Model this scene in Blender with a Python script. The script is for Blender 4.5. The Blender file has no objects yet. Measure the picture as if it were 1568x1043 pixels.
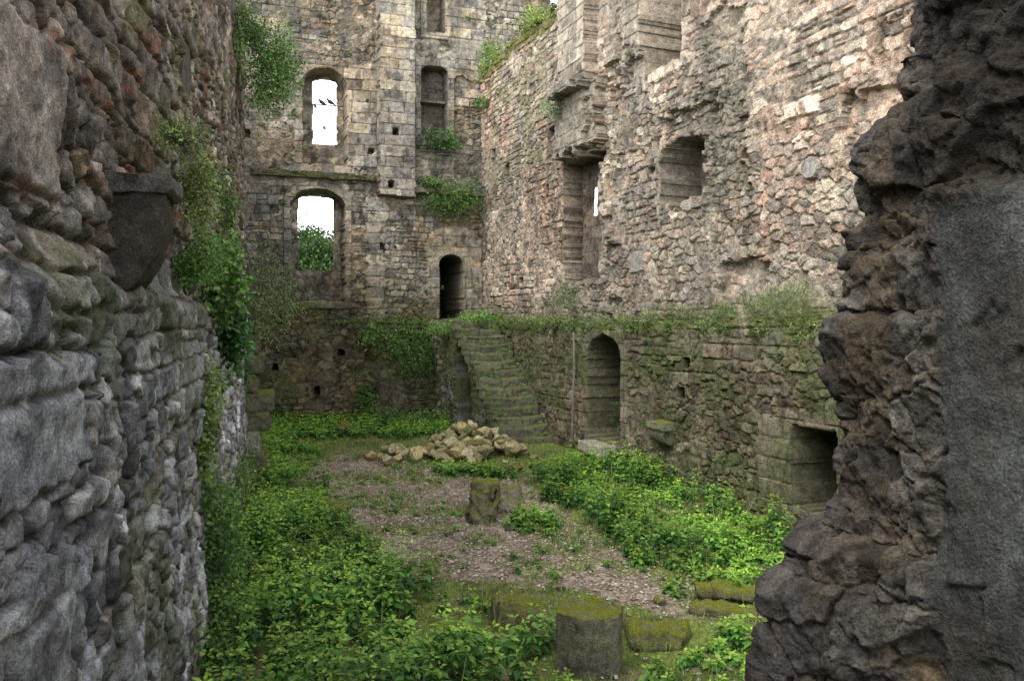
import bpy, bmesh, math, numpy as np
from mathutils import Vector, noise as mnoise
rng=np.random.default_rng(7)
H=2.7; F=1220.0
# ---------------------------------------------------------------- numpy noise
T=[np.random.default_rng(100+i).random((256,256)) for i in range(6)]
def hsh(i,j,k=0):
    return T[k][(i.astype(np.int64)*7+j.astype(np.int64)*131)&255,(j.astype(np.int64)*3+i.astype(np.int64))&255]
def vn(x,y,s=0):
    x=x+s*17.31; y=y+s*9.77
    xi=np.floor(x).astype(np.int64); yi=np.floor(y).astype(np.int64)
    fx=x-xi; fy=y-yi; fx=fx*fx*(3-2*fx); fy=fy*fy*(3-2*fy)
    t=T[s%6]
    a=t[xi&255,yi&255]; b=t[(xi+1)&255,yi&255]; c=t[xi&255,(yi+1)&255]; d=t[(xi+1)&255,(yi+1)&255]
    return (a*(1-fx)+b*fx)*(1-fy)+(c*(1-fx)+d*fx)*fy
def fbm(x,y,o=4,s=0):
    r=0; a=.5; n=0
    for k in range(o):
        r=r+a*vn(x*2**k,y*2**k,s+k); n+=a; a*=.5
    return r/n
def ss(a,b,x):
    t=np.clip((x-a)/(b-a),0,1); return t*t*(3-2*t)
def worley(x,y,jx,jy,s=0):
    f1=np.full(x.shape,9.0); f2=np.full(x.shape,9.0); idv=np.zeros(x.shape); id2=np.zeros(x.shape)
    cj0=np.floor(y).astype(np.int64)
    for dj in (-1,0,1):
        cj=cj0+dj; off=.5*(cj&1)
        ci0=np.floor(x-off).astype(np.int64)
        for di in (-1,0,1):
            ci=ci0+di
            hx=hsh(ci+s*31,cj,0); hy=hsh(ci+s*31,cj,1)
            px=ci+off+.5+(hx-.5)*2*jx; py=cj+.5+(hy-.5)*2*jy
            d=np.hypot(x-px,y-py)
            v=hsh(ci+s*31,cj,2); v2=hsh(ci+s*31,cj,3)
            nearer=d<f1
            f2=np.where(nearer,f1,np.minimum(f2,d))
            idv=np.where(nearer,v,idv); id2=np.where(nearer,v2,id2)
            f1=np.where(nearer,d,f1)
    return f2-f1,idv,id2
def brick(u,z,w,h,s=0,wp=.012,jit=.25,split=0.,hv=0.):
    """irregular coursed blocks: returns distance to joint (m) and two random ids"""
    if hv: z=z+hv*h*(vn(z/h*.45,z*0+s,s)-.5)*2
    u=u+wp*(fbm(u*4,z*4,2,s)-.5)*2; z=z+wp*(fbm(u*4+9,z*4,2,s)-.5)*2
    r=np.floor(z/h).astype(np.int64)
    x=u/w+hsh(r,r*0+s,4)*3
    c=np.floor(x).astype(np.int64)
    a=c+jit*2*(hsh(c,r+s,5)-.5); b=c+1+jit*2*(hsh(c+1,r+s,5)-.5)
    c=np.where(x<a,c-1,np.where(x>b,c+1,c))
    a=c+jit*2*(hsh(c,r+s,5)-.5); b=c+1+jit*2*(hsh(c+1,r+s,5)-.5)
    i1=hsh(c+s,r,2); i2=hsh(c+s,r,3); z0=r*h; z1=(r+1)*h
    if split:
        sp=hsh(c+s*3,r+5,1)<split; zm=z0+h*(.38+.28*hsh(c,r,0)); up=z>zm
        z0=np.where(sp&up,zm,z0); z1=np.where(sp&~up,zm,z1)
        i1=np.where(sp&up,(i1*7.3+.37)%1,i1); i2=np.where(sp&up,(i2*5.1+.21)%1,i2)
        sv=(hsh(c+s*5,r+9,4)<.28)&~sp; um=(a+b)/2+.1*(i1-.5); rt=x>um
        a=np.where(sv&rt,um,a); b=np.where(sv&~rt,um,b); i1=np.where(sv&rt,(i1*3.7+.11)%1,i1); i2=np.where(sv&rt,(i2*9.1+.5)%1,i2)
    ex=np.minimum(x-a,b-x)*w; ez=np.minimum(z-z0,z1-z)
    k=.03; e=np.minimum(ex,ez)-np.maximum(0,k-np.maximum(np.abs(ex-ez),0))*.35
    return e,i1,i2
def rubble(U,Z,s=0,big=.55,cw=.27,ch=.16,cw2=.42,ch2=.24,warp=.022,irr=.5):
    e1,a1,b1=brick(U,Z,cw,ch,s,warp,.25,.16,.3)
    e2,a2,b2=brick(U,Z,cw2,ch2,s+1,warp,.25,.3,.3)
    wu=U+warp*1.8*(fbm(U*5,Z*5,3,s)-.5)*2; wz=Z+warp*1.8*(fbm(U*5+40,Z*5,3,s+1)-.5)*2
    e3,a3,b3=worley(wu/(cw*.85),wz/(ch*.95),.45,.42,s); e3=e3*ch*.75
    m=fbm(U*.7,Z*.9,2,s+2)>big
    e,a,b=np.where(m,e2,e1),np.where(m,a2,a1),np.where(m,b2,b1)
    m=fbm(U*.8+20,Z*.9,3,s+3)<irr
    return np.where(m,e3,e),np.where(m,a3,a),np.where(m,b3,b)
def pal(r,cols):
    cols=np.array(cols); n=len(cols); i=np.clip((r*n).astype(int),0,n-1)
    return cols[i]
def mix(a,b,m):
    m=m[...,None]; return a*(1-m)+np.array(b)*m
# ---------------------------------------------------------------- mesh helpers
def make_mesh(name,co,faces,col=None,mat=None,smooth=False,parent=None):
    me=bpy.data.meshes.new(name); co=np.asarray(co,dtype=np.float32); faces=np.asarray(faces,dtype=np.int32)
    k=faces.shape[1]
    me.vertices.add(len(co)); me.vertices.foreach_set('co',co.ravel())
    me.loops.add(faces.size); me.loops.foreach_set('vertex_index',faces.ravel())
    me.polygons.add(len(faces)); me.polygons.foreach_set('loop_start',np.arange(0,faces.size,k,dtype=np.int32))
    me.polygons.foreach_set('use_smooth',np.full(len(faces),smooth))
    me.update(calc_edges=True)
    if col is not None:
        at=me.attributes.new('Col','FLOAT_COLOR','POINT')
        c=np.ones((len(co),4),dtype=np.float32); c[:,:3]=col; at.data.foreach_set('color',c.ravel())
    ob=bpy.data.objects.new(name,me); bpy.context.scene.collection.objects.link(ob)
    if mat: me.materials.append(mat)
    if parent: ob.parent=parent
    return ob
def grid_faces(nu,nz,keep=None):
    i=np.arange(nu*nz).reshape(nu,nz)
    f=np.stack([i[:-1,:-1],i[1:,:-1],i[1:,1:],i[:-1,1:]],-1).reshape(-1,4)
    if keep is not None: f=f[keep.reshape(-1)]
    return f
# ---------------------------------------------------------------- materials
def stone_mat(name,moss=.3,bump=.5,sc=1.0,mosscol=(.07,.10,.02),rough=.92,mth=(.42,.6),mup=(.15,.8),var=1.0):
    m=bpy.data.materials.new(name); m.use_nodes=True; nt=m.node_tree; N=nt.nodes; L=nt.links; N.clear()
    out=N.new('ShaderNodeOutputMaterial'); b=N.new('ShaderNodeBsdfPrincipled'); L.new(b.outputs[0],out.inputs[0])
    b.inputs['Roughness'].default_value=rough; b.inputs['Specular IOR Level'].default_value=.15
    at=N.new('ShaderNodeAttribute'); at.attribute_name='Col'
    tc=N.new('ShaderNodeTexCoord')
    def noi(s,d=4,r=.6):
        n=N.new('ShaderNodeTexNoise'); n.inputs['Scale'].default_value=s*sc; n.inputs['Detail'].default_value=d; n.inputs['Roughness'].default_value=r
        L.new(tc.outputs['Object'],n.inputs['Vector']); return n
    n1=noi(9,4,.7); n2=noi(50,3,.7)
    def rmp(src,lo,hi,a,c):
        r=N.new('ShaderNodeMapRange'); r.inputs[1].default_value=lo; r.inputs[2].default_value=hi; r.inputs[3].default_value=a; r.inputs[4].default_value=c
        L.new(src,r.inputs[0]); return r.outputs[0]
    def mul(a,c):
        x=N.new('ShaderNodeMath'); x.operation='MULTIPLY'; L.new(a,x.inputs[0]); L.new(c,x.inputs[1]); return x.outputs[0]
    f=mul(rmp(n1.outputs[0],.3,.7,1-.52*var,1+.40*var),rmp(n2.outputs[0],.3,.7,1-.52*var,1+.45*var))
    vm=N.new('ShaderNodeVectorMath'); vm.operation='SCALE'; L.new(at.outputs['Color'],vm.inputs[0]); L.new(f,vm.inputs['Scale'])
    g=N.new('ShaderNodeNewGeometry'); sp=N.new('ShaderNodeSeparateXYZ'); L.new(g.outputs['Normal'],sp.inputs[0])
    up=rmp(sp.outputs['Z'],mup[0],mup[1],0,1); mn=rmp(noi(5,3,.7).outputs[0],mth[0],mth[1],0,1)
    mm=mul(up,mn); k=N.new('ShaderNodeMath'); k.operation='MULTIPLY'; L.new(mm,k.inputs[0]); k.inputs[1].default_value=moss
    mx=N.new('ShaderNodeMix'); mx.data_type='RGBA'; L.new(k.outputs[0],mx.inputs['Factor']); L.new(vm.outputs[0],mx.inputs['A'])
    mr=N.new('ShaderNodeMix'); mr.data_type='RGBA'; L.new(rmp(n2.outputs[0],.35,.65,0,1),mr.inputs['Factor'])
    mr.inputs['A'].default_value=(*[c*.45 for c in mosscol],1); mr.inputs['B'].default_value=(mosscol[0]*1.9,mosscol[1]*1.6,mosscol[2]*1.3,1)
    L.new(mr.outputs['Result'],mx.inputs['B'])
    L.new(mx.outputs['Result'],b.inputs['Base Color'])
    ad=N.new('ShaderNodeMath'); ad.operation='ADD'; L.new(n2.outputs[0],ad.inputs[0])
    m3=N.new('ShaderNodeMath'); m3.operation='MULTIPLY'; m3.inputs[1].default_value=1.8; L.new(n1.outputs[0],m3.inputs[0]); L.new(m3.outputs[0],ad.inputs[1])
    bp=N.new('ShaderNodeBump'); bp.inputs['Strength'].default_value=bump; bp.inputs['Distance'].default_value=.05/sc
    L.new(ad.outputs[0],bp.inputs['Height']); L.new(bp.outputs[0],b.inputs['Normal'])
    return m
def leaf_mat(name,tr=.35,rough=.5):
    m=bpy.data.materials.new(name); m.use_nodes=True; nt=m.node_tree; N=nt.nodes; L=nt.links; N.clear()
    out=N.new('ShaderNodeOutputMaterial'); b=N.new('ShaderNodeBsdfPrincipled')
    at=N.new('ShaderNodeAttribute'); at.attribute_name='Col'
    tc=N.new('ShaderNodeTexCoord'); n=N.new('ShaderNodeTexNoise'); n.inputs['Scale'].default_value=30; n.inputs['Detail'].default_value=1; L.new(tc.outputs['Object'],n.inputs['Vector'])
    r=N.new('ShaderNodeMapRange'); r.inputs[1].default_value=.3; r.inputs[2].default_value=.7; r.inputs[3].default_value=.75; r.inputs[4].default_value=1.25; L.new(n.outputs[0],r.inputs[0])
    vm=N.new('ShaderNodeVectorMath'); vm.operation='SCALE'; L.new(at.outputs['Color'],vm.inputs[0]); L.new(r.outputs[0],vm.inputs['Scale'])
    L.new(vm.outputs[0],b.inputs['Base Color']); b.inputs['Roughness'].default_value=rough
    b.inputs['Specular IOR Level'].default_value=.3
    if tr>0:
        t=N.new('ShaderNodeBsdfTranslucent'); ms=N.new('ShaderNodeMixShader'); L.new(vm.outputs[0],t.inputs['Color'])
        ms.inputs[0].default_value=tr; L.new(b.outputs[0],ms.inputs[1]); L.new(t.outputs[0],ms.inputs[2]); L.new(ms.outputs[0],out.inputs[0])
    else: L.new(b.outputs[0],out.inputs[0])
    return m
M_far=stone_mat('far_masonry',.55,.7); M_right=stone_mat('right_masonry',.45,.7); M_left=stone_mat('near_masonry',.10,.55,2.2,var=1.0)
M_jamb=stone_mat('broken_core_masonry',.03,.6,2.2); M_ground=stone_mat('soil',.0,.5); M_moss=stone_mat('mossy_stone',.97,.9,1.8,(.14,.17,.022),mth=(.33,.50),mup=(-.05,.6))
M_stair=stone_mat('stair_stone',.85,.9,1.8,(.10,.12,.022),mth=(.38,.54),mup=(-.05,.6))
M_rock=stone_mat('rock',.5,.6,1.8,(.14,.13,.03))
M_leaf=leaf_mat('leaf',.3); M_dry=leaf_mat('litter',.0,.8)
# ---------------------------------------------------------------- wall class
class Wall:
    def __init__(s,o,t):
        s.o=np.array(o,float); t=np.array(t,float); s.t=t/np.hypot(*t); s.n=np.array([s.t[1],-s.t[0]])
    def uz(s,px,py,off=0):
        O=s.o+s.n*off; rx=(px-784)/F
        u=(O[0]-O[1]*rx)/(s.t[1]*rx-s.t[0]); d=O[1]+s.t[1]*u
        return u,H-(py-490)/F*d
    def box(s,x0,y0,x1,y1,off=0):
        xm=(x0+x1)/2; ym=(y0+y1)/2
        a=s.uz(x0,ym,off)[0]; b=s.uz(x1,ym,off)[0]; c=s.uz(xm,y1,off)[1]; d=s.uz(xm,y0,off)[1]
        return min(a,b),max(a,b),c,d
    def p(s,px,py,off=0,extra=0):
        u,z=s.uz(px,py,off); q=s.o+s.t*u+s.n*(off+extra); return np.array([q[0],q[1],z])
    def build(s,name,ua,za,d,col,hole,mat,smooth=False,ztop=None,cap=.8):
        U,Z=np.meshgrid(ua,za,indexing='ij'); keep=~hole
        if ztop is not None:
            ex=np.maximum(Z-ztop,0); keep&=(ex<cap)
            Z=np.minimum(Z,ztop); d=d-ex
        P=np.empty(U.shape+(3,)); P[...,0]=s.o[0]+s.t[0]*U+s.n[0]*d; P[...,1]=s.o[1]+s.t[1]*U+s.n[1]*d; P[...,2]=Z
        kf=keep[:-1,:-1]&keep[1:,:-1]&keep[1:,1:]&keep[:-1,1:]
        return make_mesh(name,P.reshape(-1,3),grid_faces(len(ua),len(za),kf),col.reshape(-1,3),mat,smooth)
def rect(U,Z,b,rag=0,s=0):
    if rag:
        U=U+rag*(fbm(U*5,Z*5,3,s)-.5)*2; Z=Z+rag*(fbm(U*5+7,Z*5,3,s+1)-.5)*2
    return (U>b[0])&(U<b[1])&(Z>b[2])&(Z<b[3])
def arch(U,Z,b,rise,rag=0,s=0):
    if rag:
        U=U+rag*(fbm(U*5,Z*5,3,s)-.5)*2; Z=Z+rag*(fbm(U*5+7,Z*5,3,s+1)-.5)*2
    m=(U>b[0])&(U<b[1])&(Z>b[2])&(Z<b[3]); uc=(b[0]+b[1])/2; hw=(b[1]-b[0])/2
    zs=b[3]-rise
    return m&((Z<zs)|(((U-uc)/hw)**2+((Z-zs)/rise)**2<1))
def grow(b,a,c=None):
    c=a if c is None else c
    return (b[0]-a,b[1]+a,b[2]-c,b[3]+c)
def compose(U,Z,s,cols,mort,amp,ash=None,ashcols=None,aw=.45,ah=.3,fill=.45,js=1.0,jd=.8,**k):
    e,r1,r2=rubble(U,Z,s,**k)
    e=e+.012*js*(fbm(U*16,Z*16,3,s+1)-.5)*2
    fl=ss(fill,fill+.2,fbm(U*.9+3,Z*.9,4,s+5))
    rel=ss(.0,.026*js,e)*(.35+.65*r2)
    tilt=(r1-.5)*.6*amp
    hgt=amp*rel*(1-.6*fl)+tilt*rel+amp*1.0*(fbm(U*13,Z*13,4,s+3)-.5)+.09*(fbm(U*.8,Z*.8,3,s+4)-.5)
    c=pal(r1,cols)*(.62+.74*r2)[...,None]
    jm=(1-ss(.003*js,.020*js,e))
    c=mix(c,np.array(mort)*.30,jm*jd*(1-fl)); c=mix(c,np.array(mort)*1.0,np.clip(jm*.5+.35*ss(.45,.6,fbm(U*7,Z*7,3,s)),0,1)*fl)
    if ash is not None and ash.any():
        e2,q1,q2=brick(U,Z,aw,ah,s,.015)
        rel2=ss(0,.025,e2); h2=.018*rel2+.02*q2+.02*(fbm(U*10,Z*10,4,s)-.5)+.03
        c2=pal(q1,ashcols)*(.74+.48*q2)[...,None]; c2=mix(c2,np.array(mort)*.42,(1-ss(.002,.014,e2))*.6)
        c=np.where(ash[...,None],c2,c); hgt=np.where(ash,h2,hgt)
    c=c*(.42+1.12*fbm(U*1.3,Z*1.3,5,s+2))[...,None]
    sp=ss(.62,.72,fbm(U*9,Z*9,3,s+2)); c=mix(c,np.array([.50,.49,.44])*c.mean()/.3,sp*.3)
    dkk=ss(.56,.70,fbm(U*5+3,Z*4,4,s+4)); c=c*(1-.5*dkk)[...,None]
    return hgt,c
def near_mask(m,k=1):
    r=m.copy()
    for _ in range(k):
        q=r.copy(); q[1:]|=r[:-1]; q[:-1]|=r[1:]; q[:,1:]|=r[:,:-1]; q[:,:-1]|=r[:,1:]; r=q
    return r
def ring(m):
    """plain dressed-stone band along the arris of an opening or pier so that its return face reads as ashlar"""
    global c,d
    rg=near_mask(m,1)&near_mask(~m,1)
    sel=near_mask(m,4)&~m
    base=np.array([c[...,i][sel].mean() if sel.any() else .3 for i in range(3)])
    row=np.floor((Z+.01*(U*0))/.29).astype(np.int64); v=.78+.4*hsh(row,row*0+3,2); jt=np.abs((Z/.29)%1-.5)>.46
    cc=base*(v*(.75+.5*fbm(U*3,Z*9,3,1))*np.where(jt,.65,1))[...,None]
    c=np.where(rg[...,None],cc,c); d=np.where(rg&~m,d-(h-.04)*.8,d)
    return rg
def niche(m,dep): 
    global d,c
    d=np.where(m,-dep+h*.4,d); rg=ring(m); d=np.where(rg&m,-dep,d)
# ================================================================= FAR WALL
FW=Wall((-7.04,21.0),(6.21,2.1))
ua=np.arange(-2.0,8.7,.026); za=np.arange(-.3,13.2,.026); U,Z=np.meshgrid(ua,za,indexing='ij')
B=FW.box
pil=rect(U,Z,B(580,-150,636,300,.3),.03,1)
w1o=B(464,106,530,252); w1=B(479,124,514,221,-.6)
w2o=B(446,290,527,462); w2=B(457,303,509,413,-.6)
n1=B(646,100,686,205); n0=B(655,-120,682,48)
dr=B(673,390,708,489); dro=B(655,345,738,489)
ash=pil|(arch(U,Z,grow(w1o,.22),.5)&~arch(U,Z,w1o,.4))|(arch(U,Z,grow(w2o,.2),.5)&~arch(U,Z,w2o,.4))|rect(U,Z,grow(n1,.2))|rect(U,Z,grow(n0,.2))|arch(U,Z,dro,.5,.03,2)
ash|=rect(U,Z,B(530,100,580,260),.2,3)|rect(U,Z,B(560,300,590,500),.2,4)|rect(U,Z,B(690,-100,745,120),.2,5)
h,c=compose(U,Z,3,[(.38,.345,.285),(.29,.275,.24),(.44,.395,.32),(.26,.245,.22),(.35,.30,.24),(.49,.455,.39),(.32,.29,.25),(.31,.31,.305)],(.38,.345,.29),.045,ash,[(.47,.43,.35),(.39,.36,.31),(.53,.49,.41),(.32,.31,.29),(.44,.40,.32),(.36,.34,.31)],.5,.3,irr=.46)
c=c*np.array([1.08,1.03,.97])
d=h.copy()
lowz=2.62+.12*(fbm(U*1.5,U*0+1,3)-.5); lb=B(430,466,532,700); lowz=np.where((U>lb[0])&(U<lb[1]),3.12,lowz)
low=Z<lowz
d+=np.where(low,.35,0); d+=np.where(pil,.28,0)
d+=np.where((U>B(636,0,640,10)[0])&(Z>4.2),-.12,0)
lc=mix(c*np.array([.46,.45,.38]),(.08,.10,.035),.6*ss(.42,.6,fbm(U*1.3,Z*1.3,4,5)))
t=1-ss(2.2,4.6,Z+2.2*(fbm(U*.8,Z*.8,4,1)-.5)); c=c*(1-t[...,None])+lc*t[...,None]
gl=ss(.46,.62,fbm(U*.7+11,Z*.8,4,3)); c=mix(c,c*np.array([.65,.65,.67]),gl*.8)
wm=ss(.5,.62,fbm(U*.9+31,Z*.9,4,2)); c=mix(c,c*np.array([1.08,.98,.86]),wm)
m=np.exp(-((Z-lowz)/.16)**2)*ss(.35,.5,fbm(U*3,Z*3,3,2)); c=mix(c,(.11,.14,.03),m*.85)
sc=rect(U,Z,(B(385,0,395,10)[0],B(578,0,582,10)[0],6.52,6.70),.03,1); d+=np.where(sc,.14,0); c=np.where(sc[...,None],np.array([.13,.13,.06]),c)
sc=rect(U,Z,(B(632,0,640,10)[0],6.9,6.28,6.42),.04,1); d+=np.where(sc,.18,0)
st=ss(.5,.70,fbm(U*2.4,Z*.35,4,2))*ss(3,6,Z); c=mix(c,(.13,.125,.115),st*.5)
hole=np.zeros(U.shape,bool); ring(pil)
for b,bi in ((w1o,w1),(w2o,w2)):
    niche(arch(U,Z,b,.45,.05,2),.55)
    m=arch(U,Z,bi,.1,.025,1); hole|=m
niche(arch(U,Z,n1,.2,.02,1),.55); niche(rect(U,Z,n0,.02,1),.55)
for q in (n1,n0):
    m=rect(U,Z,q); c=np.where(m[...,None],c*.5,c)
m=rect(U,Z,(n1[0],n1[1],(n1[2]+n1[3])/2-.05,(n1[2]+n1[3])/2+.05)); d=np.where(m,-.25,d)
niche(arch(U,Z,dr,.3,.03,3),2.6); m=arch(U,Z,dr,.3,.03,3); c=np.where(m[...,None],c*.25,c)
m=arch(U,Z,grow(dr,.25,.25),.55)&~arch(U,Z,dr,.3)&(Z>dr[2]); d+=np.where(m,.06,0)
for (x,y) in ((378,205),(585,378),(602,205),(568,232),(645,300),(596,285),(420,560),(520,540),(484,596)):
    b=FW.box(x-4,y-5,x+4,y+5); niche(rect(U,Z,b,.04,1),.3)
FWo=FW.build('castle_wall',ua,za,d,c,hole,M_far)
# ================================================================= RIGHT WALL
RW=Wall((-.84,23.1),(.4,-1)); LO=.5
ua=np.concatenate([np.arange(-.25,16.4,.023),np.arange(16.4,21.6,.1)]); za=np.arange(-.3,12.0,.023); U,Z=np.meshgrid(ua,za,indexing='ij')
B=RW.box
pier=rect(U,Z,B(862,-160,903,145,.2),.08,1)
tall=B(866,238,921,432); brk=B(1014,207,1078,312); upw=B(982,-200,1046,104)
door=B(903,513,953,672,LO); nic=B(1217,657,1285,782,LO)
ash=pier|(rect(U,Z,B(955,-200,1104,30),.2,1))|rect(U,Z,grow(upw,.22),.12,2)|rect(U,Z,B(868,140,925,440),.2,3)|(arch(U,Z,grow(door,.22,.2),.5)&(Z<2.62))|rect(U,Z,B(1165,640,1300,800,LO),.18,4)
ash|=arch(U,Z,grow(brk,.12),.5,.12,4)
lowz=2.62+.22*(fbm(U*1.7,U*0+3,3)-.5)+.12*ss(9,13,U)
low=Z<lowz
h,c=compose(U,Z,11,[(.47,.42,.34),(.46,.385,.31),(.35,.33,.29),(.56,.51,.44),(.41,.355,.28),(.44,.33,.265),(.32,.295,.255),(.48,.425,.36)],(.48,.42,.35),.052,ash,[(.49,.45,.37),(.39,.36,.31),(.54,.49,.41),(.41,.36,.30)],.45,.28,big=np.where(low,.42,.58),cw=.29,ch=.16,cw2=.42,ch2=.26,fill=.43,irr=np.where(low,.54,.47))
c=c*np.array([1.17,1.09,1.01])
d=h.copy()
pink=ss(.42,.6,fbm(U*.5,Z*.5,4,4))*ss(3,5,Z); c=c*(1+pink[...,None]*(np.array([1.05,.94,.91])-1))
lit=ss(.48,.64,fbm(U*.9,Z*.7,5,1)); c=mix(c,(.24,.22,.19),lit*.4)
yel=(U<4.5)&(Z>6.5); c=mix(c,(.30,.29,.15),np.where(yel,.5*ss(.4,.6,fbm(U*2,Z*2,3,2)),0))
st=ss(.50,.70,fbm(U*2.6,Z*.4,4,3))*ss(3,5,Z); c=mix(c,(.17,.155,.13),st*.45)
d+=np.where(low,LO,0)
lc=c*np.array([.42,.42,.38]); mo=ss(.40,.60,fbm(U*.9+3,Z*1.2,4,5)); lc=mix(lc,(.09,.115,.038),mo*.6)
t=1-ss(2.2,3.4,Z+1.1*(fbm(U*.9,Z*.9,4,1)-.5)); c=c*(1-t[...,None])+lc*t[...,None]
m=np.exp(-((Z-lowz)/.20)**2)*ss(.25,.45,fbm(U*3,Z*3,3,2)); c=mix(c,(.12,.15,.03),m*.85)
d+=np.where(pier,.28,0)
ov=rect(U,Z,B(868,135,925,232),.25,2); d+=np.where(ov,.28,0); c=mix(c,(.24,.225,.18),ov*.5)
ring(pier|ov)
scar=rect(U,Z,B(1078,20,1140,300),.3,5); d+=np.where(scar,-.07+.12*(fbm(U*6,Z*6,4)-.5),0); c=mix(c,(.19,.18,.14),scar*.6)
scar=rect(U,Z,B(1000,165,1100,215),.25,5)|rect(U,Z,B(1290,130,1400,200),.2,2)|rect(U,Z,B(915,100,1000,240),.35,3)|rect(U,Z,B(1100,400,1180,450),.2,4); d+=np.where(scar,-.12,0)
to=rect(U,Z,B(925,60,952,480),.02,1)&(hsh(np.floor(Z/.3).astype(np.int64),np.zeros(U.shape,np.int64),2)>.45)&(fbm(U*2,Z*2,3,4)>.42)&(Z>lowz); d+=np.where(to,.10,0)
hole=np.zeros(U.shape,bool)
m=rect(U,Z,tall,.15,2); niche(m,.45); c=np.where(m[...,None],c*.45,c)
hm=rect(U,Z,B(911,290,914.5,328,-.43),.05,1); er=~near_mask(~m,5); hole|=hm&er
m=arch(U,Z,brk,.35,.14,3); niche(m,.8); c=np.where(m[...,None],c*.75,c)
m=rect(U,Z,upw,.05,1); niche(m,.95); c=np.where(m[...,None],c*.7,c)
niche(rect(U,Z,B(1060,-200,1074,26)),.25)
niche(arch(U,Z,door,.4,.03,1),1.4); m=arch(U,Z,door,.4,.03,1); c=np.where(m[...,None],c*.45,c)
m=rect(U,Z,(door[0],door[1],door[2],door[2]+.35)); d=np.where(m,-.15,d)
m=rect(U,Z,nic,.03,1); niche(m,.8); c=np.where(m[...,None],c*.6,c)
for (x,y,w,hh) in ((846,216,5,20),(778,262,4,10),(1000,262,5,5),(757,235,3,6),(840,290,3,8),(1150,285,5,5),(800,430,3,4)):
    niche(rect(U,Z,RW.box(x-w,y-hh,x+w,y+hh),.04,1),.3)
for (x,y,w,hh) in ((1045,600,7,10),(1053,556,6,8)):
    niche(rect(U,Z,RW.box(x-w,y-hh,x+w,y+hh,LO),.04,1),.15)
u0,z0=RW.uz(1247,258); r=np.hypot(U-u0,Z-z0); d=np.where(r<.15,.10,np.where(r<.185,-.02,d)); c=np.where((r<.15)[...,None],np.array([.38,.35,.31]),c)
b=RW.box(968,386,990,416); m=rect(U,Z,b,.02); d=np.where(m,.07,d); c=np.where(m[...,None],np.array([.36,.33,.29]),c)
ut=RW.uz(856,0)[0]; Yw=23.1-.928*U
slope=np.maximum(3.4+.425*Yw,5.2)+.5*(fbm(U*1.2,U*0+5,3,2)-.5)  # unseen wall top shaped to fall towards the camera, letting in more sky light
ztop=np.where(U<ut,9.95+.25*(fbm(U*1.5,U*0,3,2)-.5)*2,np.minimum(slope,11.2))
m=(np.abs(Z-ztop)<.30+.2*(fbm(U*4,Z*4,3)-.5))&(U<ut); c=mix(c,(.14,.14,.03),m*.8); m=(Z>ztop)&(U<ut); c=mix(c,(.15,.16,.03),m*.85)
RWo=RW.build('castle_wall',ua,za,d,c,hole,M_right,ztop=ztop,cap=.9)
# ================================================================= LEFT WALLS
LW=Wall((-.87,0),(-.272,1))
ua=np.concatenate([np.arange(-1.5,1.8,.06),np.arange(1.8,6.6,.0105),np.arange(6.6,13.4,.02)]); za=np.concatenate([np.arange(-.2,5.3,.0115),np.arange(5.3,8.6,.035)])
U,Z=np.meshgrid(ua,za,indexing='ij'); B=LW.box
ash=rect(U,Z,B(-90,10,66,285),.06,1)|rect(U,Z,B(-120,560,48,760),.05,2)|rect(U,Z,B(-60,860,30,1100),.05,3)
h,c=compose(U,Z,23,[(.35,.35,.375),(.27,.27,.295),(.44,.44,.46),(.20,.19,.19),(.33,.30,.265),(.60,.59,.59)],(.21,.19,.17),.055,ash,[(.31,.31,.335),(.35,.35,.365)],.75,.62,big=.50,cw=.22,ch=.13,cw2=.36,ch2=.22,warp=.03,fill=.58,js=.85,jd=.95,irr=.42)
d=h.copy(); d+=.08*(fbm(U*2.5,Z*3,4,3)-.5)+.02*(fbm(U*22,Z*22,4,2)-.5)
zz=2.85+.25*(fbm(U*1.2,U*0,3,2)-.5)
d+=.10*(1-ss(-.05,.12,Z-zz))
up=ss(2.5,3.3,Z+.8*(fbm(U,Z,3,1)-.5))
c=c*(1+up[...,None]*(np.array([.76,.64,.51])-1))
c=c*(.5+1.0*fbm(U*8,Z*8,4,5))[...,None]
pl=ss(.5,.6,fbm(U*1.5+5,Z*1.5,5,2)); c=mix(c,(.33,.33,.36),pl*.4*(1-up)); c=mix(c,(.17,.13,.095),pl*.55*up)
wl=ss(.58,.66,fbm(U*6,Z*7,5,1))*(1-up*.7); c=mix(c,(.62,.62,.62),wl*.4)
bk=ss(.56,.68,fbm(U*4+7,Z*4,5,3)); c=c*(1-.55*bk)[...,None]
rb=ss(.68,.72,fbm(U*4,Z*9,3,4)); c=mix(c,(.20,.09,.06),rb*.65*up)
mo=ss(.52,.66,fbm(U*1.8+9,Z*1.8,4,4)); c=mix(c,(.11,.13,.045),mo*.4)
lt=np.maximum(3.6+.43*U,3.8)+.4*(fbm(U*1.4,U*0+2,3,1)-.5)  # top kept low near the camera, out of view, to open up more sky light
LW.build('castle_wall',ua,za,d,c,np.zeros(U.shape,bool),M_left,smooth=True,ztop=lt,cap=.6)
LB=Wall((-4.47,13.2),(-3.7,10.4)); ua=np.arange(-.1,11.2,.05); za=np.arange(-.2,9,.05); U,Z=np.meshgrid(ua,za,indexing='ij')
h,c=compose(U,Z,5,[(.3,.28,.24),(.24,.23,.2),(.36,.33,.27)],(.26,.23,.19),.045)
LB.build('castle_wall',ua,za,h,c,np.zeros(U.shape,bool),M_far)
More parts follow.
